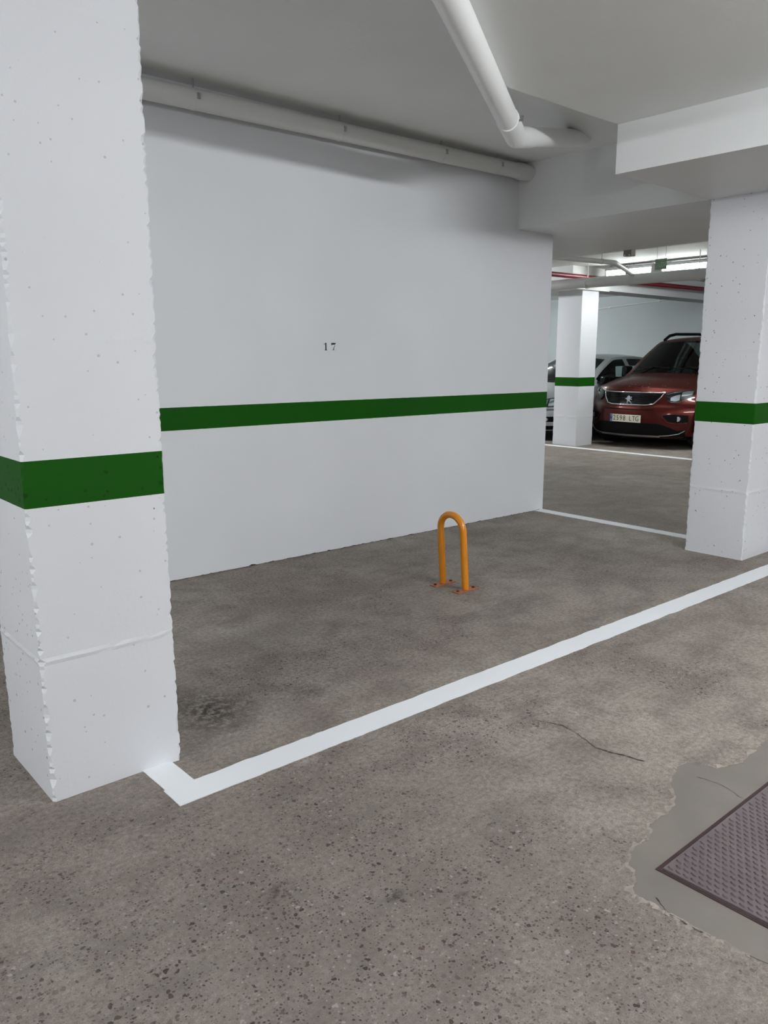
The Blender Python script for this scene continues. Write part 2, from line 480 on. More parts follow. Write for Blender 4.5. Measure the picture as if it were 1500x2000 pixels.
lo, mid, hi = wall_skin('wall_back', X_MIN, WALL_X1, WALL_Y, CEIL_BAY + .02, M_WALL, 3.0)
skin = MB(); skin.add(lo.v, lo.f); skin.add(hi.v, hi.f)
skin.box(X_MIN, WALL_X1 - 0.0005, WALL_Y + 0.006, WALL_Y + 0.20, 0.012, CEIL_BAY + .1)
wall_back = skin.build('wall_back', M_WALL)
tag(wall_back, 'long white painted wall behind the parking bay', 'wall', kind='structure')
tag(mid.build('painted_stripe', M_GREEN, wall_back), 'dark green painted stripe along the wall')
MB().box(X_MIN, WALL_X1 - .004, WALL_Y + 0.005, WALL_Y + .19, 0.0, 0.014).build('base_joint', M_GAP, wall_back)

# stencilled digits 1 and 7 (flat paint, drawn from their outlines)
def stencil(name, polys, ox, oz, w, h):
    mbk = MB()
    for poly in polys:
        n = len(poly)
        vs = [(ox + px * w, WALL_Y - 0.0009, oz + pz * h) for px, pz in poly]
        mbk.add(vs, [tuple(range(n))])
    return mbk.build(name, M_BLACK, wall_back)
one = [[(0.42, 0.06), (0.42, 1.0), (0.80, 1.0), (0.80, 0.06)], [(0.20, 0.0), (1.0, 0.0), (0.98, 0.07), (0.22, 0.07)], [(0.0, 0.74), (0.10, 0.72), (0.36, 0.88), (0.36, 1.0), (0.26, 0.92), (0.04, 0.80)]]
seven = [[(0.02, 0.66), (0.10, 0.66), (0.24, 0.76), (0.80, 0.76), (1.0, 0.98), (1.0, 1.0), (0.02, 1.0)], [(0.74, 0.66), (0.84, 0.66), (0.62, 0.34), (0.60, 0.07), (0.40, 0.07), (0.46, 0.30)], [(0.18, 0.0), (0.74, 0.0), (0.72, 0.055), (0.2, 0.055)]]
tag(stencil('digit', one, 3.289, 1.403, 0.028, 0.050), 'black stencilled digit one')
tag(stencil('digit', seven, 3.352, 1.405, 0.040, 0.048), 'black stencilled digit seven')

tag(MB().box(X_MAX, X_MAX + .2, Y_MIN, Y_MAX, 0, 3.1).build('wall_far', M_FARWALL), 'grey-blue painted wall behind the parked cars', 'wall', kind='structure')
tag(MB().box(X_MIN - .2, X_MIN, Y_MIN, WALL_Y, 0, 3.1).build('wall_left', M_WALL), 'white wall at the left end of the garage', 'wall', kind='structure')
tag(MB().box(X_MIN - .2, X_MAX, Y_MIN - .2, Y_MIN, 0, 3.1).build('wall_front', M_WALL), 'white wall behind the viewpoint', 'wall', kind='structure')
tag(MB().box(WALL_X1 - 1.2, X_MAX, Y_MAX, Y_MAX + .2, 0, 3.1).build('wall_right', M_FARWALL), 'grey wall closing the far side aisle', 'wall', kind='structure')
tag(MB().box(WALL_X1 - 1.2, WALL_X1 - 1.0, WALL_Y + .2, Y_MAX, 0, 3.1).build('wall_side', M_FARWALL), 'grey wall along the far side aisle', 'wall', kind='structure')

# ------------------------------------------------------------------ ceilings
mb = MB(); mb.box(X_MIN - .2, 5.4, Y_MIN - .2, WALL_Y + .2, CEIL_BAY, CEIL_BAY + .2)
mb.box(5.4, X_MAX + .2, Y_MIN - .2, Y_MAX + .2, CEIL_BAY + 0.0, CEIL_BAY + .2)
tag(mb.build('ceiling', M_CEIL), 'grey-white concrete ceiling over the parking bay', 'ceiling', kind='structure')
diag = [(3.09, 2.77), (2.31, 2.28), (-2.47, -0.73), (-2.47, Y_MIN)]
mb = MB(); mb.prism([(7.3, Y_MIN), (7.3, 2.77)] + diag, CEIL_AISLE, CEIL_BAY + .05)
tag(mb.build('ceiling_aisle', M_CEIL), 'lower concrete ceiling slab over the driving aisle', 'ceiling', kind='structure')
mb = MB(); mb.prism([(4.16, 2.772), (4.16, 0.6), (7.05, 0.6), (7.05, 9.2), (5.27, 9.2), (5.27, 2.772)], SOFFIT, CEIL_BAY + .05)
tag(mb.build('ceiling_beam', M_SOFFIT), 'wide dropped concrete beam over the right pillar', 'beam', kind='structure')
mb = MB(); mb.box(7.05, X_MAX + .1, Y_MIN, Y_MAX, CEIL_FAR, CEIL_BAY + .05)
tag(mb.build('ceiling_far', M_CEIL), 'ceiling over the parked cars', 'ceiling', kind='structure')
tag(MB().box(10.40, X_MAX, 7.39, 7.82, 2.39, CEIL_FAR + .02).build('ceiling_beam', M_WALL), 'white beam running from the far pillar to the rear wall', 'beam', kind='structure')

tag(MB().box(10.08, 11.05, 7.355, 8.75, 2.372, CEIL_FAR + .02).build('ceiling_beam', M_CEIL), 'dropped concrete panel on top of the far pillar', 'beam', kind='structure')

# ------------------------------------------------------------------ pillars
def pillar(name, label, x0, x1, y0, y1, h, mats, seed, dz=0.012, chip=0.010, lean=None, nface=10, foot=0.0):
    body, stripe = MB(), MB()
    cx, cy = (x0 + x1) / 2, (y0 + y1) / 2
    corners = [(x0, y0), (x1, y0), (x1, y1), (x0, y1)]
    zs = [0.0]
    while zs[-1] < h - dz: zs.append(zs[-1] + dz)
    zs.append(h)
    zs = sorted([z for z in zs if abs(z - ST0) > dz * .4 and abs(z - ST1) > dz * .4] + [ST0, ST1])
    joints = (0.457, 1.412, 2.30)
    rows = []
    for z in zs:
        ring = []
        jn = min(abs(z - j) for j in joints)
        for ci in range(4):
            ca, cb = Vector(corners[ci]), Vector(corners[(ci + 1) % 4])
            d = (cb - ca).normalized(); out = Vector((d.y, -d.x))
            L = (cb - ca).length
            def ch(c):
                v = 0.7 * mnoise.noise((z * 45, seed + c * 7.3, 0)) + 0.6 * mnoise.noise((z * 13, seed + c * 7.3, 5)) + 1.0 * R.uniform(-1, 1)
                w = 0.35 if ST0 - .01 < z < ST1 + .01 else 1.0
                return 0.003 + chip * w * max(0.0, 0.35 + v * 0.55)
            if ci == 0: start = {}
            # chamfer depth is shared between the two faces that meet in a corner
            for c in (ci, (ci + 1) % 4):
                if c not in start: start[c] = ch(c)
            a, bq = start[ci], L - start[(ci + 1) % 4]
            for k in range(nface + 1):
                s = a + (bq - a) * k / nface
                p = ca + d * s
                bulge = 0.0009 * mnoise.noise((s * 9 + ci * 3, z * 7, seed))
                if jn < 0.008 and ci in (0, 3): bulge += (0.0042 if z < 1 else 0.0012) * max(0, mnoise.noise((s * 40, z * 90, seed)) + .45)
                if foot and z < 0.10 and ci == 0 and s > L * 0.72: bulge += foot * (1 - z / 0.10) ** 2 * (s / L - .72) / .28
                p = p + out * bulge
                if lean: p = p + Vector((lean * max(0.0, 1 - z / 1.0), 0))
                ring.append((p.x, p.y, z))
        rows.append(ring)
    n = len(rows[0])
    for i in range(len(zs) - 1):
        tgt = stripe if (zs[i] >= ST0 - 1e-6 and zs[i + 1] <= ST1 + 1e-6) else body
        fs = [(k, (k + 1) % n, n + (k + 1) % n, n + k) for k in range(n)]
        tgt.add(rows[i] + rows[i + 1], fs)
    body.add(rows[0], [tuple(range(n))[::-1]])
    t = empty(name, (0, 0, 0))
    t.location = (cx, cy, 0)
    for mbx in (body, stripe):
        mbx.v = [(x - cx, y - cy, z) for x, y, z in mbx.v]
    for o, mt, nm in ((body, mats[0], 'shaft'), (stripe, mats[1], 'painted_stripe')):
        # weld the rows so that the faces share vertices
        ob = o.build(nm, mt, t)
        bm = bmesh.new(); bm.from_mesh(ob.data); bmesh.ops.remove_doubles(bm, verts=bm.verts, dist=1e-5); bm.to_mesh(ob.data); bm.free()
        if nm == 'painted_stripe': tag(ob, 'dark green painted stripe')
    tag(t, label, 'pillar', 'white pillars with a green stripe')
    return t

pillar('pillar', 'nearest white concrete pillar with a green stripe and chipped edges', 0.684, 1.113, 2.355, 2.760, CEIL_BAY, (M_PILLAR, M_GREEN_CHIP), 11.0, lean=0.010, foot=0.012, chip=0.014)
pillar('pillar', 'white concrete pillar with green stripe beside the red car and right wall opening', 5.266, 5.735, 2.352, 2.767, SOFFIT + .005, (M_PILLAR, M_GREEN), 23.0, dz=0.016)
pillar('pillar', 'farthest white pillar with green stripe, between the red and silver cars', 10.385, 10.815, 7.384, 7.830, 2.375, (M_PILLAR_FAR, M_GREEN), 37.0, dz=0.03, chip=0.006, nface=6)

# ------------------------------------------------------------------ pipes
def collar(parent, p, d, r, mat, length=0.012, name='joint_ring'):
    p, d = Vector(p), Vector(d).normalized()
    MB().tube([p - d * length / 2, p + d * length / 2], r, 24).build(name, mat, parent, smooth=40)

# drain pipe along the wall, under the bay ceiling
A, B = Vector((X_MIN + .02, WALL_Y - .105, 2.690)), Vector((5.30, WALL_Y - .105, 2.797))
d = (B - A).normalized()
t = empty('drain_pipe', A)
loc = lambda p: Vector(p) - A
MB().tube([loc(A), loc(B)], 0.056, 28).build('pipe_run', M_PIPE_WALL, t, smooth=40)
sock0 = A + d * ((5.13 - A.x) / d.x)
MB().tube([loc(sock0), loc(sock0 + d * .03), loc(sock0 + d * .10), loc(sock0 + d * .14)], [0.063, 0.064, 0.064, 0.060], 28).build('socket', M_PIPE_WALL, t, smooth=40)
for xb in (2.33, 3.36, 4.28, 4.88):
    p = A + d * ((xb - A.x) / d.x)
    b = MB().tube([loc(p - d * .011), loc(p + d * .011)], 0.0585, 28).build('pipe_clamp', M_PIPE_WALL, t, smooth=40)
    MB().tube([loc(p + Vector((0, 0, .05))), loc((p.x, p.y, CEIL_BAY + .004))], 0.005, 8).build('hanger_rod', M_STEEL, b)
    MB().box(*(v for pr in ((p.x - A.x - .008, p.x - A.x + .008), (p.y - A.y - .066, p.y - A.y - .052), (p.z - A.z - .012, p.z - A.z + .02)) for v in pr)).build('clamp_screw', M_STEEL, b)
tag(t, 'long white drain pipe running along the top of the wall', 'pipe')

# diagonal drain pipe under the edge of the aisle ceiling, with an elbow
p0, p1, p2 = Vector((-0.565, 0.405, 2.592)), Vector((3.745, 3.165, 2.590)), Vector((5.02, 3.625, 2.888))
dd = (p1 - p0).normalized()
t = empty('drain_pipe', p0)
loc2 = lambda p: Vector(p) - p0
arc = arc_path(p0, p1, p2, 0.16, 10)
MB().tube([loc2(p0), loc2(p1 - dd * 0.36)], 0.0565, 32).build('pipe_run', M_PIPE, t, smooth=40)
d2 = (p2 - p1).normalized()
el = MB().tube([loc2(p1 - dd * 0.36), loc2(p1 - dd * 0.30)] + [loc2(q) for q in arc] + [loc2(p1 + d2 * .25)], 0.060, 32).build('elbow', M_PIPE, t, smooth=40)
MB().tube([loc2(p1 + d2 * .24), loc2(p2)], 0.0565, 32).build('pipe_run', M_PIPE, t, smooth=40)
q = p1 - dd * 0.36
collar(t, loc2(q), dd, 0.0615, M_PIPE, 0.010)
sidev = Vector((dd.y, -dd.x, 0))
brk = MB().tube([loc2(q + dd * .0), loc2(q + dd * .02)], 0.062, 32).build('pipe_clamp', M_PIPE, t, smooth=40)
for k in (-1, 1):
    c = q + dd * (.01 + .008 * k) + sidev * (0.066) + Vector((0, 0, .01 * k))
    MB().tube([loc2(c - sidev * .012), loc2(c + sidev * .016)], 0.006, 8).build('clamp_screw', M_STEEL, brk)
q = p0 + dd * 3.12
collar(t, loc2(q), dd, 0.0605, M_PIPE, 0.09, 'socket')
tag(t, 'white drain pipe crossing the ceiling diagonally, with an elbow', 'pipe')

# ------------------------------------------------------------------ hoop barrier
t = empty('parking_hoop', (3.328, 3.188, 0))
rt = 0.0205
Y2 = 0.093
path = [(0, -Y2, 0.004), (0, -Y2, 0.2)] + [(0, -Y2 * math.cos(a), 0.350 + Y2 * math.sin(a)) for a in [math.pi * i / 24 for i in range(25)]] + [(0, Y2, 0.2), (0, Y2, 0.004)]
path = [(x - .035 * z, y + .045 * z, z) for x, y, z in path]
MB().tube(path, rt, 24).build('hoop_tube', M_ORANGE, t, smooth=50)
for k in (-1, 1):
    b = MB().box(-0.088, 0.088, k * Y2 - .026, k * Y2 + .026, 0.0, 0.006).build('foot_plate', M_RUST, t, bevel=0.0015)
    tag(b, 'rust-stained orange foot plate')
    for s in (-1, 1):
        MB().tube([(s * .066, k * Y2, 0.006), (s * .066, k * Y2, 0.014)], 0.009, 6).build('bolt', M_BOLT, b)
    MB().tube([(0, k * Y2, 0.004), (0, k * Y2, 0.010)], [0.026, 0.0215], 20).build('weld_bead', M_RUST, b, smooth=40)
tag(t, 'orange tubular hoop barrier bolted to the bay floor', 'barrier')

# ------------------------------------------------------------------ steel tread plate in the floor
PX0, PX1, PY0, PY1 = 1.812, 2.90, 0.25, 0.952
t = empty('floor_hatch', (PX0, PY0, 0))
w, l = PX1 - PX0, PY1 - PY0
fr = MB()
for (x0, x1, y0, y1) in ((-.010, w + .010, -.010, 0.0), (-.010, w + .010, l, l + .010), (-.010, 0.0, 0, l), (w, w + .010, 0, l)):
    fr.box(x0, x1, y0, y1, 0.0, 0.0032)
fr.build('frame', M_PLATE_EDGE, t)
MB().box(0.004, w - .004, 0.004, l - .004, 0.0, 0.0075).build('steel_sheet', M_TREAD, t)
ribs = MB()
pitch = 0.0215
nx, ny = int(w / pitch), int(l / pitch)
for i in range(nx):
    for j in range(ny):
        cx, cy = 0.016 + i * pitch, 0.016 + j * pitch + (pitch / 2 if i % 2 else 0.0)
        if cx > w - .014 or cy > l - .014: continue
        a = math.radians(70)
        ux, uy = math.cos(a), math.sin(a)
        L2, W2 = 0.0108, 0.0026
        base = [(cx + ux * L2, cy + uy * L2), (cx - uy * W2, cy + ux * W2), (cx - ux * L2, cy - uy * L2), (cx + uy * W2, cy - ux * W2)]
        top = [(cx + ux * L2 * .6, cy + uy * L2 * .6), (cx - uy * W2 * .4, cy + ux * W2 * .4), (cx - ux * L2 * .6, cy - uy * L2 * .6), (cx + uy * W2 * .4, cy - ux * W2 * .4)]
        ribs.add([(x, y, 0.0073) for x, y in base] + [(x, y, 0.0112) for x, y in top], [(4, 5, 6, 7), (0, 1, 5, 4), (1, 2, 6, 5), (2, 3, 7, 6), (3, 0, 4, 7)])
tag(ribs.build('tread_pattern', M_TREAD_RIB, t), kind='stuff')
tag(t, 'reddish steel tread plate hatch set into the floor', 'hatch')

# ------------------------------------------------------------------ lamps
def batten(label, c, length, axis, mat, ceil_z, width=0.075, dia=0.105, wrap=22.0, group=None, rods=True):
    """fluorescent batten: metal body above, lit plastic diffuser below"""
    x, y, z = c
    t = empty('fluorescent_lamp', (x, y, z))
    def P(a, b, h): return (a, b, h) if axis == 'x' else (b, a, h)
    hl = length / 2
    body = MB()
    prof = [(-width / 2, 0.0), (-width / 2, 0.022), (-width * .36, 0.052), (width * .36, 0.052), (width / 2, 0.022), (width / 2, 0.0)]
    n = len(prof)
    body.add([P(-hl, b, h) for b, h in prof] + [P(hl, b, h) for b, h in prof],
             [tuple(range(n)), tuple(range(n, 2 * n))[::-1]] + [(i, (i + 1) % n, n + (i + 1) % n, n + i) for i in range(n)])
    body.build('lamp_housing', M_HOUSING, t)
    df = MB(); m = 8; vs = []
    for s in (-1, 1):
        for i in range(m + 1):
            w_ = math.radians(wrap)
            a = -w_ + (math.pi + 2 * w_) * i / m
            vs.append(P(s * (hl - .02), -dia / 2 * math.cos(a), -0.002 - dia * .55 * math.sin(a)))
    k = m + 1
    df.add(vs, [(i, i + 1, k + i + 1, k + i) for i in range(m)] + [tuple(range(k)), tuple(range(k, 2 * k))])
    df.build('diffuser', mat, t, smooth=50)
    for s in (-1, 1):
        e = MB(); b = [P(s * hl - .02 * (s > 0), -dia / 2 - .004, -dia * .55 - .004), P(s * hl + .02 * (s < 0), dia / 2 + .004, 0.0)]
        e.box(min(b[0][0], b[1][0]), max(b[0][0], b[1][0]), min(b[0][1], b[1][1]), max(b[0][1], b[1][1]), b[0][2], -0.001)
        e.build('end_cap', M_HOUSING, t)
        if rods and ceil_z - z > 0.06:
            px, py, _ = P(s * hl * .75, 0, 0)
            MB().tube([(px, py, 0.05), (px, py, ceil_z - z + .003)], 0.005, 8).build('hanger_rod', M_STEEL, t)
    tag(t, label, 'lamp', group)
    return t
GA = 'fluorescent lamps over the driving aisle'
batten('fluorescent lamp over the aisle left of the viewpoint', (-2.7, 1.3, 2.50), 1.5, 'y', M_LAMP, CEIL_BAY, group=GA)
batten('fluorescent lamp over the aisle opposite the orange hoop', (3.3, -0.35, 2.50), 1.5, 'x', M_LAMP, CEIL_AISLE, group=GA)
batten('fluorescent lamp over the aisle beyond the right pillar', (8.9, 0.0, 2.50), 1.5, 'x', M_LAMP, CEIL_FAR, group=GA)
batten('added unseen fluorescent lamp far behind the viewpoint, for ambient light', (0.2, -4.4, 2.50), 1.5, 'x', M_LAMP, CEIL_AISLE, group=GA)  # added out of view to raise the general ambient light
batten('added unseen fluorescent lamp right of the red car, brightening the far wall', (13.2, 3.6, 2.55), 1.5, 'y', M_LAMP_ADDED, CEIL_FAR, group=GA)  # added lamp, hidden by the right pillar, to brighten the far wall
batten('added unseen fluorescent lamp beyond the silver car, brightening the far wall', (13.2, 11.4, 2.55), 1.5, 'y', M_LAMP_ADDED, CEIL_FAR, group=GA)  # second added lamp for the far wall, hidden by the bay wall
batten('added unseen fluorescent lamp over the side aisle, brightening the far zone', (8.6, 9.6, 2.50), 1.5, 'y', M_LAMP, CEIL_FAR, group=GA)  # unseen lamp added to lift the zone beyond the opening
GF = 'fluorescent lamps beyond the wall opening'
batten('leftmost lit fluorescent lamp in the wall opening', (10.55, 6.885, 2.62), 0.36, 'y', M_LAMP_FAR, CEIL_FAR, dia=0.15, width=0.17, wrap=0.0, group=GF)
batten('lit fluorescent lamp just left of the green exit sign', (10.55, 6.495, 2.62), 0.40, 'y', M_LAMP_FAR, CEIL_FAR, dia=0.15, width=0.17, wrap=0.0, group=GF)
batten('lit fluorescent lamp just right of the green exit sign', (10.55, 5.80, 2.615), 0.72, 'y', M_LAMP_FAR, CEIL_FAR, dia=0.15, width=0.17, wrap=0.0, group=GF)

# ------------------------------------------------------------------ suspended things beyond the opening
t = empty('drain_pipe', (9.85, 3.0, 2.40))
MB().tube([(0, 0, -.008), (0, 6.5, .02)], 0.072, 24).build('pipe_run', M_PIPE_GREY, t, smooth=40)
for yy in (5.26, 6.93, 8.6):
    b = MB().tube([(0, yy - 3.012, .0), (0, yy - 2.988, .0)], 0.076, 24).build('pipe_clamp', M_PIPE_GREY, t, smooth=40)
    MB().tube([(0, yy - 3.0, .06), (0, yy - 3.0, CEIL_FAR - 2.40 + .003)], 0.006, 8).build('hanger_rod', M_PIPE, b)
tag(t, 'thick grey drain pipe hung below the lamps, with a thin branch joining it', 'pipe')

b0, b1, b2 = Vector((7.02, 6.02, 2.50)), Vector((8.75, 5.77, 2.50)), Vector((9.82, 6.20, 2.47))
o_ = Vector((9.85, 3.0, 2.40))
arc = arc_path(b0, b1, b2, 0.12, 8)
br = MB().tube([b0 - o_] + [q - o_ for q in arc] + [b2 - o_], 0.030, 16).build('branch_pipe', M_PIPE_GREY, t, smooth=60)
tag(br, 'thin branch pipe bending down to the thick pipe')
cl = b1 - o_
MB().tube([cl + Vector((-.24, .034, 0)), cl + Vector((-.22, .031, 0))], 0.033, 16).build('pipe_clamp', M_PIPE_GREY, br)
MB().tube([cl + Vector((-.23, .0325, .02)), cl + Vector((-.23, .0325, CEIL_FAR - 2.5 + .003))], 0.005, 8).build('hanger_rod', M_PIPE, br)

t = empty('fire_pipe', (7.06, 7.40, 2.537))
MB().tube([(0, .03, 0), (8.6, -.36, 0)], 0.036, 16).build('pipe_run', M_RED_PIPE, t, smooth=40)
for xx in (1.0, 4.6, 7.2):
    yy = .03 - .39 * xx / 8.6
    MB().tube([(xx, yy, .03), (xx, yy, CEIL_FAR - 2.537 + .003)], 0.005, 8).build('hanger_rod', M_STEEL, t)
tag(t, 'dark red fire sprinkler pipe running back over the cars', 'pipe')

t = empty('junction_box', (8.52, 5.43, 2.57))
MB().box(-.045, .045, -.055, .055, -.045, .05).build('box', simple('brown_plastic', (0.26, 0.22, 0.20), 0.5), t, bevel=.006)
MB().tube([(0, 0, .05), (0, 0, CEIL_FAR - 2.57 + .002)], .02, 12).build('mount', M_HOUSING, t)
for s in (-1, 1): MB().tube([(-.047, s * .03, -.035), (-.053, s * .03, -.035)], .008, 10).build('indicator', M_PIPE, t)
tag(t, 'small brown junction box under the ceiling above the lamps', 'box')

t = empty('conduit', (8.68, 3.0, 2.62))
MB().tube([(0, .3, .01), (-.01, 2.38, 0), (-.02, 4.2, .0)], .011, 10).build('tube', M_PIPE, t, smooth=60)
for yy in (1.0, 2.9): MB().box(-.03, .005, yy - .01, yy + .01, -.004, CEIL_FAR - 2.62 + .002).build('clip', M_PIPE, t)
tag(t, 'thin white conduit running along the ceiling above the lamps', 'conduit')

t = empty('conduit', (X_MAX - .02, 8.4, 2.5))
MB().tube([(-.015, 2.6, -.08), (-.015, .15, .085), (-.015, 0.0, .203)], .013, 10).build('tube', M_PIPE, t, smooth=30)
for yy, zz in ((2.0, -.04), (.8, .041)): MB().box(-.03, .018, yy - .012, yy + .012, zz - .02, zz + .02).build('clip', M_PIPE, t)
tag(t, 'thin white conduit on the far wall above the silver car', 'conduit')

# exit sign
M_SIGN = simple('exit_sign_green', (0.30, 0.46, 0.32), 0.4)
M_SIGN_PALE = simple('exit_sign_pale', (0.62, 0.78, 0.64), 0.5)
t = empty('exit_sign', (8.58, 5.05, 2.41), math.radians(-8))
MB().box(-.004, .004, -.080, .080, -.060, .060).build('board', M_SIGN, t)
mw = Matrix.Translation((-.0052, 0, -.008)) @ Matrix(((0, 0, -1, 0), (-1, 0, 0, 0), (0, 1, 0, 0), (0, 0, 0, 1)))
text_mesh('lettering', 'SALIDA', 0.080, M_SIGN_PALE, t, mw, 0.0008, xscale=0.56)
for s in (-1, 1): MB().tube([(0, s * .06, .06), (0, s * .06, CEIL_FAR - 2.41 + .003)], .002, 6).build('wire', M_STEEL, t)
tag(t, 'small green exit sign with pale lettering hung between the lamps', 'sign')

# ------------------------------------------------------------------ cars
def car_paint(name, col, metal, rough, flake=0.0, dust=0.0):
    m, nt, b = new_mat(name)
    tc = N(nt, 'ShaderNodeTexCoord')
    nz = N(nt, 'ShaderNodeTexNoise', i_Scale=900.0, i_Detail=1.0); nt.links.new(tc.outputs['Object'], nz.inputs['Vector'])
    c = mixc(nt, nz.outputs['Fac'], tuple(x * (1 - flake) for x in col) + (1,), tuple(min(1, x * (1 + flake)) for x in col) + (1,))
    if dust:
        v = N(nt, 'ShaderNodeTexVoronoi', i_Scale=16.0); nt.links.new(tc.outputs['Object'], v.inputs['Vector'])
        sp = N(nt, 'ShaderNodeSeparateColor'); nt.links.new(v.outputs['Color'], sp.inputs[0])
        geo = N(nt, 'ShaderNodeNewGeometry'); sx = N(nt, 'ShaderNodeSeparateXYZ'); nt.links.new(geo.outputs['Normal'], sx.inputs[0])
        spots = mth(nt, 'MULTIPLY', mth(nt, 'LESS_THAN', v.outputs['Distance'], 0.17), mth(nt, 'GREATER_THAN', sp.outputs[0], 0.55))
        spots = mth(nt, 'MULTIPLY', spots, mth(nt, 'GREATER_THAN', sx.outputs[2], 0.75))
        c = mixc(nt, mth(nt, 'MULTIPLY', spots, dust), c, (0.62, 0.50, 0.44, 1))
    nt.links.new(c, b.inputs['Base Color'])
    b.inputs['Metallic'].default_value = metal; b.inputs['Roughness'].default_value = rough
    b.inputs['Coat Weight'].default_value = 0.3; b.inputs['Coat Roughness'].default_value = 0.04
    return m

def glass_mat(name, tint, opacity):
    m, nt, b = new_mat(name)
    nt.nodes.remove(b)
    out = nt.nodes['Material Output']
    tr = N(nt, 'ShaderNodeBsdfTransparent'); tr.inputs[0].default_value = tint + (1,)
    gl = N(nt, 'ShaderNodeBsdfGlossy'); gl.inputs['Roughness'].default_value = 0.03; gl.inputs[0].default_value = (0.9, 0.95, 0.95, 1)
    fr = N(nt, 'ShaderNodeFresnel'); fr.inputs[0].default_value = 1.5
    mx = N(nt, 'ShaderNodeMixShader'); nt.links.new(fr.outputs[0], mx.inputs[0]); nt.links.new(tr.outputs[0], mx.inputs[1]); nt.links.new(gl.outputs[0], mx.inputs[2])
    nt.links.new(mx.outputs[0], out.inputs['Surface'])
    return m

M_CAR_RED = car_paint('copper_red_car_paint', (0.085, 0.0095, 0.0055), 0.75, 0.36, 0.25, 0.5)
M_CAR_SILVER = car_paint('silver_car_paint', (0.50, 0.53, 0.55), 0.5, 0.35, 0.08)
M_GLASS = glass_mat('windscreen_glass', (0.30, 0.42, 0.40), 0.5)
M_LENS = glass_mat('headlight_lens', (0.92, 0.94, 0.95), 0.1)
M_TRIM = simple('black_plastic_trim', (0.004, 0.004, 0.005), 0.6, var=0.1, spec=0.12)
M_GLOSSBLACK = simple('gloss_black_trim', (0.005, 0.005, 0.006), 0.2, spec=0.3)
M_CHROME = simple('chrome', (0.75, 0.76, 0.78), 0.12, 1.0)
M_SATIN = simple('satin_silver_trim', (0.50, 0.51, 0.52), 0.32, 0.8)
M_TYRE = simple('tyre_rubber', (0.014, 0.014, 0.014), 0.85, var=0.2)
M_SEAT = simple('dark_seat_fabric', (0.022, 0.022, 0.025), 0.9, var=0.2)
M_LAMPGLOW = simple('headlight_reflector', (0.85, 0.87, 0.90), 0.18, 0.9)
M_PLATE = simple('number_plate_white', (0.74, 0.70, 0.56), 0.45)
M_PLATE_BLUE = simple('number_plate_blue', (0.02, 0.10, 0.36), 0.45)
M_INK = simple('number_plate_ink', (0.03, 0.03, 0.03), 0.5)

def cat(p, n):
    """Catmull-Rom through rows of numbers, n steps per span"""
    out = []
    for i in range(len(p) - 1):
        a = p[max(i - 1, 0)]; b = p[i]; c = p[i + 1]; d = p[min(i + 2, len(p) - 1)]
        for k in range(n):
            t = k / n
            out.append(tuple(0.5 * (2 * b[j] + (c[j] - a[j]) * t + (2 * a[j] - 5 * b[j] + 4 * c[j] - d[j]) * t * t + (3 * b[j] - a[j] - 3 * c[j] + d[j]) * t ** 3) for j in range(len(b))))
    out.append(tuple(p[-1]))
    return out

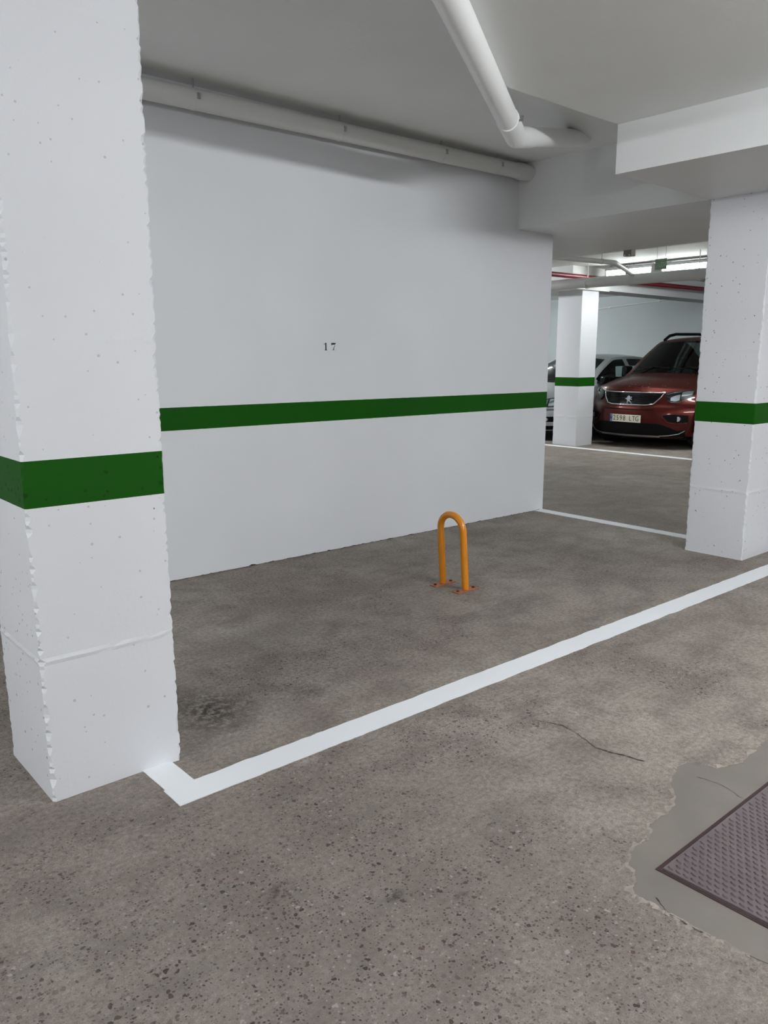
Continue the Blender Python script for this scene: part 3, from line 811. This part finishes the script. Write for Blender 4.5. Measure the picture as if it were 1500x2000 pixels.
class Car:
    PW = 2.7
    def __init__(self, root, sp, paint):
        self.root, self.sp, self.paint = root, sp, paint
        fas = cat(sp['fascia'] + sp['hood'], 6)
        self.nf = 6 * (len(sp['fascia']) - 1)
        ws = cat([sp['hood'][-1]] + sp['screen'], 6)
        rf = cat([sp['screen'][-1]] + sp['roof'], 6)
        re = cat([sp['roof'][-1]] + sp['rear'], 6)
        self.front = fas
        st = fas + ws[1:] + rf[1:] + re[1:]
        self.i_ws = (len(fas) - 1, len(fas) - 1 + len(ws) - 1)
        self.i_roof_end = len(fas) - 1 + len(ws) - 1 + len(rf) - 1
        self.st = st
    def pt(self, s, S):
        x, z, w, bow, crown = S
        k = abs(s) ** self.PW
        return (x + bow * k, w * s, z - crown * abs(s) ** 2.2)
    def surf(self, y, z):
        """x of the front surface at lateral y and height z"""
        fr = self.front
        for i in range(len(fr) - 1):
            if fr[i][1] <= z <= fr[i + 1][1] or i == len(fr) - 2:
                t = (z - fr[i][1]) / max(1e-6, fr[i + 1][1] - fr[i][1]); t = max(0, min(1, t))
                S = [fr[i][j] + (fr[i + 1][j] - fr[i][j]) * t for j in range(5)]
                return S[0] + S[3] * (min(1.0, abs(y) / S[2])) ** self.PW
        return fr[-1][0]
    def build(self):
        sp, st = self.sp, self.st
        ns = 32
        body, hood, roofm, wsg = MB(), MB(), MB(), MB()
        grid = [[self.pt(-1 + 2 * k / ns, S) for k in range(ns + 1)] for S in st]
        i0, i1 = self.i_ws
        hood_a = self.nf + 3
        for i in range(len(st) - 1):
            for k in range(ns):
                q = [grid[i][k], grid[i][k + 1], grid[i + 1][k + 1], grid[i + 1][k]]
                f = [(0, 1, 2, 3)]
                inner = 2 <= k < ns - 2
                if i0 <= i < i1 and inner:
                    wsg.add(q, f)
                elif hood_a <= i < i0 and inner:
                    hood.add([(x, y, z + 0.004) for x, y, z in q], f)
                    body.add([(x, y, z - 0.012) for x, y, z in q], f)
                elif i > self.i_roof_end + 1 and i < self.i_roof_end + 5 and 4 <= k < ns - 4:
                    pass
                else:
                    body.add(q, f)
        # sides
        edge = [self.pt(1.0, S) for S in st]
        def rows8(E, x):
            zB = min(E[2] - 0.03, sp['belt']); wB = sp['w'] - 0.03
            r = []
            for t in (0, .34, .67, 1):
                r.append((x, E[1] + (wB - E[1]) * t + 0.012 * math.sin(math.pi * t), E[2] + (zB - E[2]) * t))
            W = sp['w']
            zl = sp['sill']
            r += [(x, W, zB - .10), (x, W, (zB + zl) / 2 - .05), (x, W - .015, zl + .12), (x, W - .05, zl)]
            return r
        def edge_col(es, zt):
            zs = [zt, zt - .02, zt - .04, zt - .06, zt - .16, (zt + sp['sill']) / 2, sp['sill'] + .10, sp['sill']]
            out = []
            for z in zs:
                best = None
                for a, b in zip(es[:-1], es[1:]):
                    lo, hi = sorted((a[2], b[2]))
                    if lo - 1e-6 <= z <= hi + 1e-6 and hi - lo > 1e-6:
                        t = (z - a[2]) / (b[2] - a[2]); best = tuple(a[j] + (b[j] - a[j]) * t for j in range(3)); break
                if best is None: best = min(es, key=lambda e: abs(e[2] - z)); best = (best[0], best[1], z)
                out.append(best)
            return out
        fe = edge[:self.nf + 1]
        cols = [edge_col(fe, fe[-1][2])]
        lastx = -9
        for i in range(self.nf + 1, self.i_roof_end + 1):
            E = edge[i]
            if E[0] < lastx + 1e-4: continue
            lastx = E[0]
            cols.append(rows8(E, E[0]))
        re = edge[self.i_roof_end:]
        cols.append([(p[0], p[1], p[2]) for p in edge_col(re[::-1], re[0][2] - .001)])
        sub = 4
        fcols = []
        for c in cols:
            fc = []
            for a, b in zip(c[:-1], c[1:]):
                for k in range(sub): fc.append(tuple(a[j] + (b[j] - a[j]) * k / sub for j in range(3)))
            fc.append(c[-1]); fcols.append(fc)
        panes = [[MB(), MB()] for _ in sp['windows']]
        for i in range(len(fcols) - 1):
            for k in range(len(fcols[0]) - 1):
                q = [fcols[i][k], fcols[i + 1][k], fcols[i + 1][k + 1], fcols[i][k + 1]]
                cx = sum(p[0] for p in q) / 4; cz = sum(p[2] for p in q) / 4
                if any((cx - wx) ** 2 + (cz - sp['wheel_r'] + .01) ** 2 < (sp['wheel_r'] + .045) ** 2 for wx in sp['wheels']): continue
                win = None
                if 1 <= k < 3 * sub - 1:
                    for n_, (wa, wb) in enumerate(sp['windows']):
                        if wa < cx < wb and fcols[i][0][2] - fcols[i][3 * sub][2] > 0.10: win = n_
                for s in (1, -1):
                    qq = [(p[0], s * p[1], p[2]) for p in q]
                    if win is not None: panes[win][s > 0].add(qq, [(0, 1, 2, 3)])
                    else: body.add(qq, [(0, 1, 2, 3)])
        def fin(mb, name, mat, ang=35):
            o = mb.build(name, mat, self.root)
            bm = bmesh.new(); bm.from_mesh(o.data)
            bmesh.ops.remove_doubles(bm, verts=bm.verts, dist=2e-4)
            bmesh.ops.recalc_face_normals(bm, faces=bm.faces)
            bm.to_mesh(o.data); bm.free()
            o.data.polygons.foreach_set('use_smooth', [True] * len(o.data.polygons))
            o.data.set_sharp_from_angle(angle=math.radians(ang))
            return o
        self.body = fin(body, 'body', self.paint)
        fin(hood, 'bonnet', self.paint)
        tag(fin(wsg, 'windscreen', M_GLASS), 'dark greenish windscreen')
        for p in [q_ for pr in panes for q_ in pr]:
            if p.f: fin(p, 'side_window', M_GLASS)
        L = sp['len']
        # floor pan, cabin
        MB().box(.35, L - .3, -sp['w'] + .16, sp['w'] - .16, sp['sill'] - .05, sp['sill'] + .10).build('floor_pan', M_TRIM, self.root)
        zc = sp['hood'][-1][1]; xc = sp['hood'][-1][0]
        MB().box(.30, .42, -sp['w'] + .25, sp['w'] - .25, sp['sill'], zc - .28).build('front_bulkhead', M_TRIM, self.root)
        db = MB(); hw = sp['w'] - .16
        db.add([(xc + .06, -hw, zc - .06), (xc + .06, hw, zc - .06), (xc + .45, hw, zc - .02), (xc + .45, -hw, zc - .02), (xc + .50, -hw, zc - .35), (xc + .50, hw, zc - .35), (xc + .06, -hw, zc - .35), (xc + .06, hw, zc - .35)],
               [(0, 1, 2, 3), (3, 2, 5, 4), (4, 5, 7, 6), (6, 7, 1, 0), (0, 3, 4, 6), (1, 7, 5, 2)])
        db.build('dashboard', M_SEAT, self.root)
        sw = MB(); cen = Vector((xc + .56, sp['drive'] * .36, zc - .02))
        ring = [cen + Vector((.06 * math.sin(a), .17 * math.cos(a), .16 * math.sin(a))) for a in [2 * math.pi * i / 24 for i in range(24)]]
        sw.tube(ring, .014, 8, closed=True)
        sw.tube([cen + Vector((0, -.17, 0)), cen + Vector((0, .17, 0))], .012, 8)
        sw.build('steering_wheel', M_TRIM, self.root)
        for yy in (-.37, .37):
            sx = xc + .95
            st_ = MB(); st_.box(sx - .45, sx + .05, yy - .24, yy + .24, zc - .62, zc - .48)
            so = st_.build('seat', M_SEAT, self.root, bevel=.05, bseg=3)
            MB().add([(sx + dx + .18 * u, yy + dy, zc - .55 + .62 * u) for u in (0, 1) for dx in (0, .11) for dy in (-.23 + .03 * u, .23 - .03 * u)],
                     [(0, 1, 3, 2), (4, 6, 7, 5), (0, 4, 5, 1), (2, 3, 7, 6), (0, 2, 6, 4), (1, 5, 7, 3)]).build('seat_back', M_SEAT, so, bevel=.03)
            MB().box(sx + .18, sx + .27, yy - .13, yy + .13, zc + .09, zc + .26).build('headrest', M_SEAT, so, bevel=.035, bseg=3)
        # wheels and arch trims
        r = sp['wheel_r']
        for wx in sp['wheels']:
            for s in (1, -1):
                yo = s * (sp['w'] - .03); yi = s * (sp['w'] - .24)
                ty = MB()
                prof = [(yi, r * .62), (yi, r * .93), (yi + s * .03, r), (yo - s * .03, r), (yo, r * .93), (yo, r * .64), (yo - s * .02, r * .62)]
                nn = 32; m = len(prof)
                ty.add([(wx + rr * math.cos(2 * math.pi * a / nn), y, r + rr * math.sin(2 * math.pi * a / nn)) for a in range(nn) for y, rr in prof],
                       [(a * m + b, a * m + (b + 1) % m, ((a + 1) % nn) * m + (b + 1) % m, ((a + 1) % nn) * m + b) for a in range(nn) for b in range(m)])
                wh = ty.build('wheel', M_TYRE, self.root, smooth=40)
                rm = MB(); yr = yo - s * .015
                rm.tube([(wx, yr - s * .02, r), (wx, yr, r)], .055, 16)
                for a in range(5):
                    A_ = 2 * math.pi * a / 5 + .3
                    ux, uz = math.cos(A_), math.sin(A_)
                    wd = .035
                    rm.add([(wx + ux * q_ - uz * wd * e * (1 + q_), yr - h, r + uz * q_ + ux * wd * e * (1 + q_)) for h in (0, s * .025) for q_ in (.04, r * .63) for e in (-1, 1)],
                           [(0, 1, 3, 2), (4, 6, 7, 5), (0, 4, 5, 1), (2, 3, 7, 6), (0, 2, 6, 4), (1, 5, 7, 3)])
                rm.tube([(wx + r * .62 * math.cos(2 * math.pi * a / 32), yr - s * .01, r + r * .62 * math.sin(2 * math.pi * a / 32)) for a in range(32)], .014, 8, closed=True)
                rm.build('rim', M_SATIN, wh, smooth=40)
                at_ = MB(); nn = 26
                vs = []
                for a in range(nn + 1):
                    an = math.pi * (-.08 + 1.16 * a / nn)
                    for rr, dy in ((r + .022, -.05), (r + .022, .012), (r + sp['arch'], .010), (r + sp['arch'], -.03)):
                        vs.append((wx + rr * math.cos(an), s * (sp['w'] + dy), max(sp['sill'] - .01, r - .01 + rr * math.sin(an))))
                at_.add(vs, [(a * 4 + b, a * 4 + b + 1, a * 4 + 5 + b, a * 4 + 4 + b) for a in range(nn) for b in range(3)])
                at_.build('arch_trim', sp['arch_mat'], self.root, smooth=40)
    def poly(self, pl, y):
        for a, b in zip(pl[:-1], pl[1:]):
            lo, hi = min(a[0], b[0]), max(a[0], b[0])
            if lo <= y <= hi and hi > lo: return a[1] + (b[1] - a[1]) * (y - a[0]) / (b[0] - a[0])
        return pl[0][1] if abs(y - pl[0][0]) < abs(y - pl[-1][0]) else pl[-1][1]
    def patch(self, name, mat, top, bot, off, parent=None, n=20, rows=3, thick=0.02, smooth=30):
        """panel lying on the front of the car between two outlines z(y)"""
        y0 = top[0][0]; y1 = top[-1][0]
        vs = []; 
        for i in range(n + 1):
            y = y0 + (y1 - y0) * i / n
            zt, zb = self.poly(top, y), self.poly(bot, y)
            for j in range(rows + 1):
                z = zb + (zt - zb) * j / rows
                vs.append((self.surf(y, z) - off, y, z))
        nv = len(vs)
        vs += [(x + thick, y, z) for x, y, z in vs]
        m = rows + 1
        fs = []
        for i in range(n):
            for j in range(rows):
                a = i * m + j
                fs += [(a, a + 1, a + m + 1, a + m), (nv + a, nv + a + m, nv + a + m + 1, nv + a + 1)]
            for j in (0, rows):
                a = i * m + j; fs.append((a, a + m, nv + a + m, nv + a))
        for i in (0, n):
            for j in range(rows):
                a = i * m + j; fs.append((a, a + 1, nv + a + 1, nv + a))
        return MB().add(vs, fs).build(name, mat, parent or self.root, smooth=smooth)
    def line(self, name, mat, pts, r, off, parent=None, n=6, closed=False):
        """a round bead that follows the front of the car along (y, z) points"""
        out = []
        for a, b in zip(pts[:-1], pts[1:]):
            for k in range(n): out.append((a[0] + (b[0] - a[0]) * k / n, a[1] + (b[1] - a[1]) * k / n))
        if not closed: out.append(pts[-1])
        return MB().tube([(self.surf(y, z) - off, y, z) for y, z in out], r, 8, closed=closed).build(name, mat, parent or self.root, smooth=60)

# ---- copper-red van-like car
root = empty('car', (10.80, 6.78, 0))
tag(root, 'copper-red high-roofed car with roof rails, parked behind the right pillar', 'car')
sp = dict(w=.925, belt=1.03, sill=.20, len=4.40, wheels=(.86, 3.62), wheel_r=.325, arch=.105, arch_mat=M_TRIM, drive=1,
          fascia=[(.10, .165, .70, .24, 0), (.03, .21, .80, .32, 0), (.0, .34, .85, .38, 0), (-.005, .50, .87, .40, 0), (.015, .61, .88, .42, 0), (.055, .69, .88, .43, 0), (.085, .83, .87, .43, 0)],
          hood=[(.125, .885, .86, .42, .015), (.24, .955, .85, .36, .045), (.62, 1.045, .84, .22, .065), (1.10, 1.12, .81, .13, .05)],
          screen=[(1.46, 1.40, .75, .13, .045), (1.82, 1.635, .69, .12, .045)],
          roof=[(2.1, 1.705, .67, .06, .05), (3.0, 1.74, .67, 0, .05), (3.9, 1.73, .66, -.03, .05), (4.22, 1.66, .66, -.06, .04)],
          rear=[(4.34, 1.05, .84, -.12, 0), (4.40, .60, .86, -.12, 0), (4.30, .21, .80, -.10, 0)],
          windows=((1.50, 2.62), (2.72, 3.42), (3.52, 4.08)))
C = Car(root, sp, M_CAR_RED); C.build()
# grille
gr = C.patch('grille', M_GLOSSBLACK, [(-.475, .832), (.475, .832)], [(-.475, .800), (-.37, .675), (0, .662), (.37, .675), (.475, .800)], .004, n=40)
for k in range(5):
    zz = .690 + k * .028
    hw = .36 + .10 * (zz - .675) / .13
    C.line('grille_bar', M_TRIM, [(-hw, zz), (hw, zz)], .004, .010, gr, n=24)
C.line('grille_surround', M_CHROME, [(.52, .862), (.475, .846), (0, .846), (-.475, .846), (-.52, .862), (-.475, .775), (-.39, .678), (-.30, .662), (0, .655), (.30, .662), (.39, .678), (.475, .775)], .0095, .010, gr, n=10, closed=True)
# upright lion-like emblem
em = [(-.05, .98), (.12, 1.0), (.30, .93), (.42, .86), (.40, .78), (.72, .86), (.95, .76), (.90, .68), (.62, .72), (.42, .64), (.70, .60), (.98, .50), (.92, .42), (.55, .48), (.28, .44), (.34, .34), (.62, .20), (.80, .06), (1.0, .02), (1.0, -.04), (.58, -.04), (.36, .14), (.08, .26), (-.10, .16), (-.22, .06), (-.10, .0), (-.10, -.05), (-.52, -.05), (-.48, .12), (-.38, .30), (-.50, .46), (-.74, .56), (-1.0, .50), (-.82, .66), (-.50, .66), (-.40, .80), (-.24, .93)]
xs = C.surf(0, .735)
mb = MB(); n = len(em)
vs = [(xs - .022, -px * .062, .682 + pz * .115) for px, pz in em] + [(xs - .006, -px * .062, .682 + pz * .115) for px, pz in em]
mb.add(vs, [tuple(range(n))] + [(i, (i + 1) % n, n + (i + 1) % n, n + i) for i in range(n)])
tag(mb.build('emblem', M_CHROME, gr), 'silver rearing lion emblem')
# headlights
for s in (-1, 1):
    top = [(s * .53, .842), (s * .62, .868), (s * .74, .890), (s * .835, .888)]
    bot = [(s * .53, .770), (s * .60, .715), (s * .68, .705), (s * .835, .800)]
    hl = C.patch('headlight', M_GLOSSBLACK, top, bot, .006, n=16, rows=6)
    tag(hl, 'bright headlight with clear lens')
    C.patch('reflector', M_LAMPGLOW, [(s * .60, .780), (s * .66, .815), (s * .70, .825)], [(s * .60, .735), (s * .66, .722), (s * .70, .742)], .013, hl, n=8, rows=4, thick=.01)
    C.patch('reflector', M_LAMPGLOW, [(s * .715, .860), (s * .76, .874), (s * .82, .876)], [(s * .715, .800), (s * .76, .805), (s * .82, .825)], .013, hl, n=8, rows=4, thick=.01)
    C.line('light_strip', M_LAMPGLOW, [(s * .55, .825), (s * .64, .852), (s * .70, .865)], .005, .012, hl)
    C.line('lens_bezel', M_CHROME, [(s * .60, .712), (s * .68, .704), (s * .76, .750)], .004, .010, hl)
    C.patch('lens', M_LENS, [(y, z + .003) for y, z in top], [(y, z - .003) for y, z in bot], .022, hl, n=16, rows=6, thick=.003)
    # fog lamp recess, black with a small round lamp
    fg = C.patch('fog_lamp_recess', M_TRIM, [(s * .56, .515), (s * .68, .535), (s * .83, .520)], [(s * .56, .495), (s * .62, .430), (s * .70, .415), (s * .83, .420)], .010, n=14)
    xf = C.surf(.73, .465)
    MB().tube([(xf - .020, s * .73, .465), (xf + .01, s * .73, .465)], .036, 18).build('fog_lamp', M_LAMPGLOW, fg, smooth=40)
    C.line('fog_lamp_trim', M_CAR_RED, [(s * .53, .50), (s * .60, .41), (s * .70, .385), (s * .82, .40)], .010, .008, fg)
# lower bumper
C.patch('lower_intake', M_TRIM, [(-.72, .290), (-.60, .350), (-.50, .390), (0, .392), (.50, .390), (.60, .350), (.72, .290)], [(-.72, .26), (0, .25), (.72, .26)], .004, n=30)
C.patch('bumper_skirt', M_TRIM, [(-.80, .300), (-.6, .275), (0, .265), (.6, .275), (.80, .300)], [(-.78, .20), (0, .18), (.78, .20)], .006, n=36)
C.patch('skid_plate', M_SATIN, [(-.50, .208), (0, .206), (.50, .208)], [(-.46, .178), (0, .172), (.46, .178)], .016, n=24)
C.line('bumper_bead', M_SATIN, [(-.50, .205), (-.62, .215), (-.74, .245), (-.80, .290)], .005, .010)
C.line('bumper_bead', M_SATIN, [(.50, .205), (.62, .215), (.74, .245), (.80, .290)], .005, .010)
C.patch('bumper_crease_shadow', M_TRIM, [(-.42, .600), (0, .598), (.42, .600)], [(-.42, .585), (0, .580), (.42, .585)], .001, n=24)  # dark strip painted in for the shadow below grille and bonnet
# number plate
xp = C.surf(0.12, .45) - .022
pl = MB().box(xp, xp + .012, -.262, .262, .396, .508).build('number_plate', M_PLATE, root, bevel=.002)
tag(pl, 'pale number plate with a blue band')
MB().box(xp - .0006, xp + .004, .222, .260, .400, .504).build('country_band', M_PLATE_BLUE, pl)
mw = Matrix.Translation((xp - .0012, 0, .452)) @ Matrix(((0, 0, -1, 0), (-1, 0, 0, 0), (0, 1, 0, 0), (0, 0, 0, 1)))
for k_, ch_ in enumerate('2598 LTG'):
    if ch_ != ' ': text_mesh('plate_character', ch_, 0.108, M_INK, pl, Matrix.Translation((0, .186 - k_ * .0575 + (.012 if k_ > 4 else 0), 0)) @ mw, 0.0008, xscale=0.82)
text_mesh('country_letter', 'E', 0.035, M_PLATE, pl, Matrix.Translation((-.001, .241, -.032)) @ mw, 0.0006)
MB().tube([(xp - .0012, .241 + .011 * math.cos(2 * math.pi * i / 12), .480 + .011 * math.sin(2 * math.pi * i / 12)) for i in range(12)], .0016, 6, closed=True).build('star_ring', simple('plate_star_yellow', (0.7, 0.5, 0.05), .5), pl)
# wipers, mirrors, rails, aerial
for ya, yb in ((.62, .02), (.0, -.58)):
    MB().tube([(1.10 + .02, ya, 1.135), (1.22, (ya + yb) / 2, 1.215), (1.20, yb, 1.20)], .009, 8).build('wiper', M_TRIM, root)
for s in (-1, 1):
    mr = MB().add([(1.44 + dx + .03 * dz, s * (.955 + dy), 1.03 + dz) for dz in (0, .20) for dy in (0, .10) for dx in (0, .22)],
                  [(0, 1, 3, 2), (4, 6, 7, 5), (0, 4, 5, 1), (2, 3, 7, 6), (0, 2, 6, 4), (1, 5, 7, 3)]).build('wing_mirror', M_GLOSSBLACK, root, bevel=.035, bseg=3)
    MB().box(1.46, 1.52, min(s * .86, s * .97), max(s * .86, s * .97), 1.05, 1.10).build('mirror_arm', M_TRIM, mr)
    MB().tube([(2.02, s * .60, 1.66), (2.18, s * .605, 1.735), (2.40, s * .61, 1.768), (3.2, s * .615, 1.782), (3.85, s * .61, 1.768), (4.05, s * .605, 1.70)], .026, 10).build('roof_rail', M_TRIM, root, smooth=60)
MB().tube([(2.55, -.05, 1.74), (2.72, -.05, 1.90)], [.006, .003], 6).build('aerial', M_TRIM, root)
MB().tube([(2.50, -.05, 1.73), (2.56, -.05, 1.75)], [.03, .012], 10).build('aerial_base', M_TRIM, root)

# ---- silver hatchback on the other side of the far pillar
root = empty('car', (10.42, 8.80, 0))
tag(root, 'silver low-roofed car half hidden behind the far pillar', 'car')
sp = dict(w=.875, belt=.90, sill=.19, len=4.20, wheels=(.82, 3.40), wheel_r=.305, arch=.03, arch_mat=M_CAR_SILVER, drive=1,
          fascia=[(.12, .165, .66, .24, 0), (.04, .22, .76, .34, 0), (.0, .34, .80, .40, 0), (.0, .46, .82, .42, 0), (.03, .55, .83, .43, 0), (.07, .64, .83, .43, 0), (.11, .70, .82, .42, 0)],
          hood=[(.17, .745, .81, .40, .02), (.32, .80, .80, .30, .045), (.70, .875, .79, .20, .055), (1.05, .935, .77, .16, .05)],
          screen=[(1.50, 1.20, .69, .14, .04), (1.88, 1.365, .61, .12, .04)],
          roof=[(2.15, 1.415, .58, .06, .045), (2.9, 1.43, .58, 0, .045), (3.6, 1.36, .57, -.03, .04), (3.8, 1.31, .57, -.05, .04)],
          rear=[(4.10, .92, .76, -.12, 0), (4.20, .55, .80, -.12, 0), (4.10, .20, .74, -.10, 0)],
          windows=((1.36, 2.42), (2.52, 3.22), (3.30, 3.62)))
C = Car(root, sp, M_CAR_SILVER); C.build()
gr = C.patch('grille', M_GLOSSBLACK, [(-.40, .640), (.40, .640)], [(-.34, .555), (.34, .555)], .004, n=24)
C.line('grille_surround', M_CHROME, [(.41, .648), (0, .652), (-.41, .648), (-.35, .548), (0, .545), (.35, .548)], .007, .008, gr, n=8, closed=True)
for k in range(3): C.line('grille_bar', M_CHROME, [(-.36, .575 + k * .022), (.36, .575 + k * .022)], .004, .009, gr, n=20)
for s in (-1, 1):
    top = [(s * .46, .660), (s * .62, .705), (s * .79, .735)]
    bot = [(s * .46, .600), (s * .60, .560), (s * .79, .575)]
    hl = C.patch('headlight', M_TRIM, top, bot, .005, n=14, rows=6)
    C.patch('reflector', M_LAMPGLOW, [(s * .52, .655), (s * .62, .685)], [(s * .52, .605), (s * .62, .580)], .012, hl, n=6, thick=.01)
    C.patch('reflector', M_LAMPGLOW, [(s * .64, .690), (s * .78, .715)], [(s * .64, .580), (s * .78, .595)], .012, hl, n=6, thick=.01)
    C.patch('lens', M_LENS, top, bot, .020, hl, n=14, rows=6, thick=.003)
    fg = C.patch('fog_lamp_recess', M_TRIM, [(s * .50, .400), (s * .76, .410)], [(s * .54, .320), (s * .76, .320)], .006, n=10)
    xf = C.surf(.64, .362)
    MB().tube([(xf - .016, s * .64, .362), (xf + .01, s * .64, .362)], .030, 16).build('fog_lamp', M_LAMPGLOW, fg, smooth=40)
    mr = MB().add([(1.30 + dx, s * (.895 + dy), .92 + dz) for dz in (0, .14) for dy in (0, .09) for dx in (0, .19)],
                  [(0, 1, 3, 2), (4, 6, 7, 5), (0, 4, 5, 1), (2, 3, 7, 6), (0, 2, 6, 4), (1, 5, 7, 3)]).build('wing_mirror', M_GLOSSBLACK, root, bevel=.030, bseg=3)
    MB().box(1.34, 1.39, min(s * .82, s * .92), max(s * .82, s * .92), .93, .97).build('mirror_arm', M_TRIM, mr)
C.patch('lower_intake', M_TRIM, [(-.46, .400), (.46, .400)], [(-.48, .30), (.48, .30)], .004, n=24)
C.patch('bumper_skirt', M_TRIM, [(-.74, .255), (0, .24), (.74, .255)], [(-.70, .19), (0, .18), (.70, .19)], .004, n=24)
C.line('bumper_bead', M_TRIM, [(-.78, .52), (0, .505), (.78, .52)], .006, .004, n=16)
xp = C.surf(0.12, .45) - .02
pl = MB().box(xp, xp + .010, -.26, .26, .42, .53).build('number_plate', M_PLATE, root, bevel=.002)
MB().box(xp - .0006, xp + .004, .222, .258, .424, .526).build('country_band', M_PLATE_BLUE, pl)
for ya, yb in ((.58, .02), (.0, -.54)):
    MB().tube([(1.08, ya, .945), (1.20, (ya + yb) / 2, 1.01), (1.18, yb, 1.0)], .008, 8).build('wiper', M_TRIM, root)
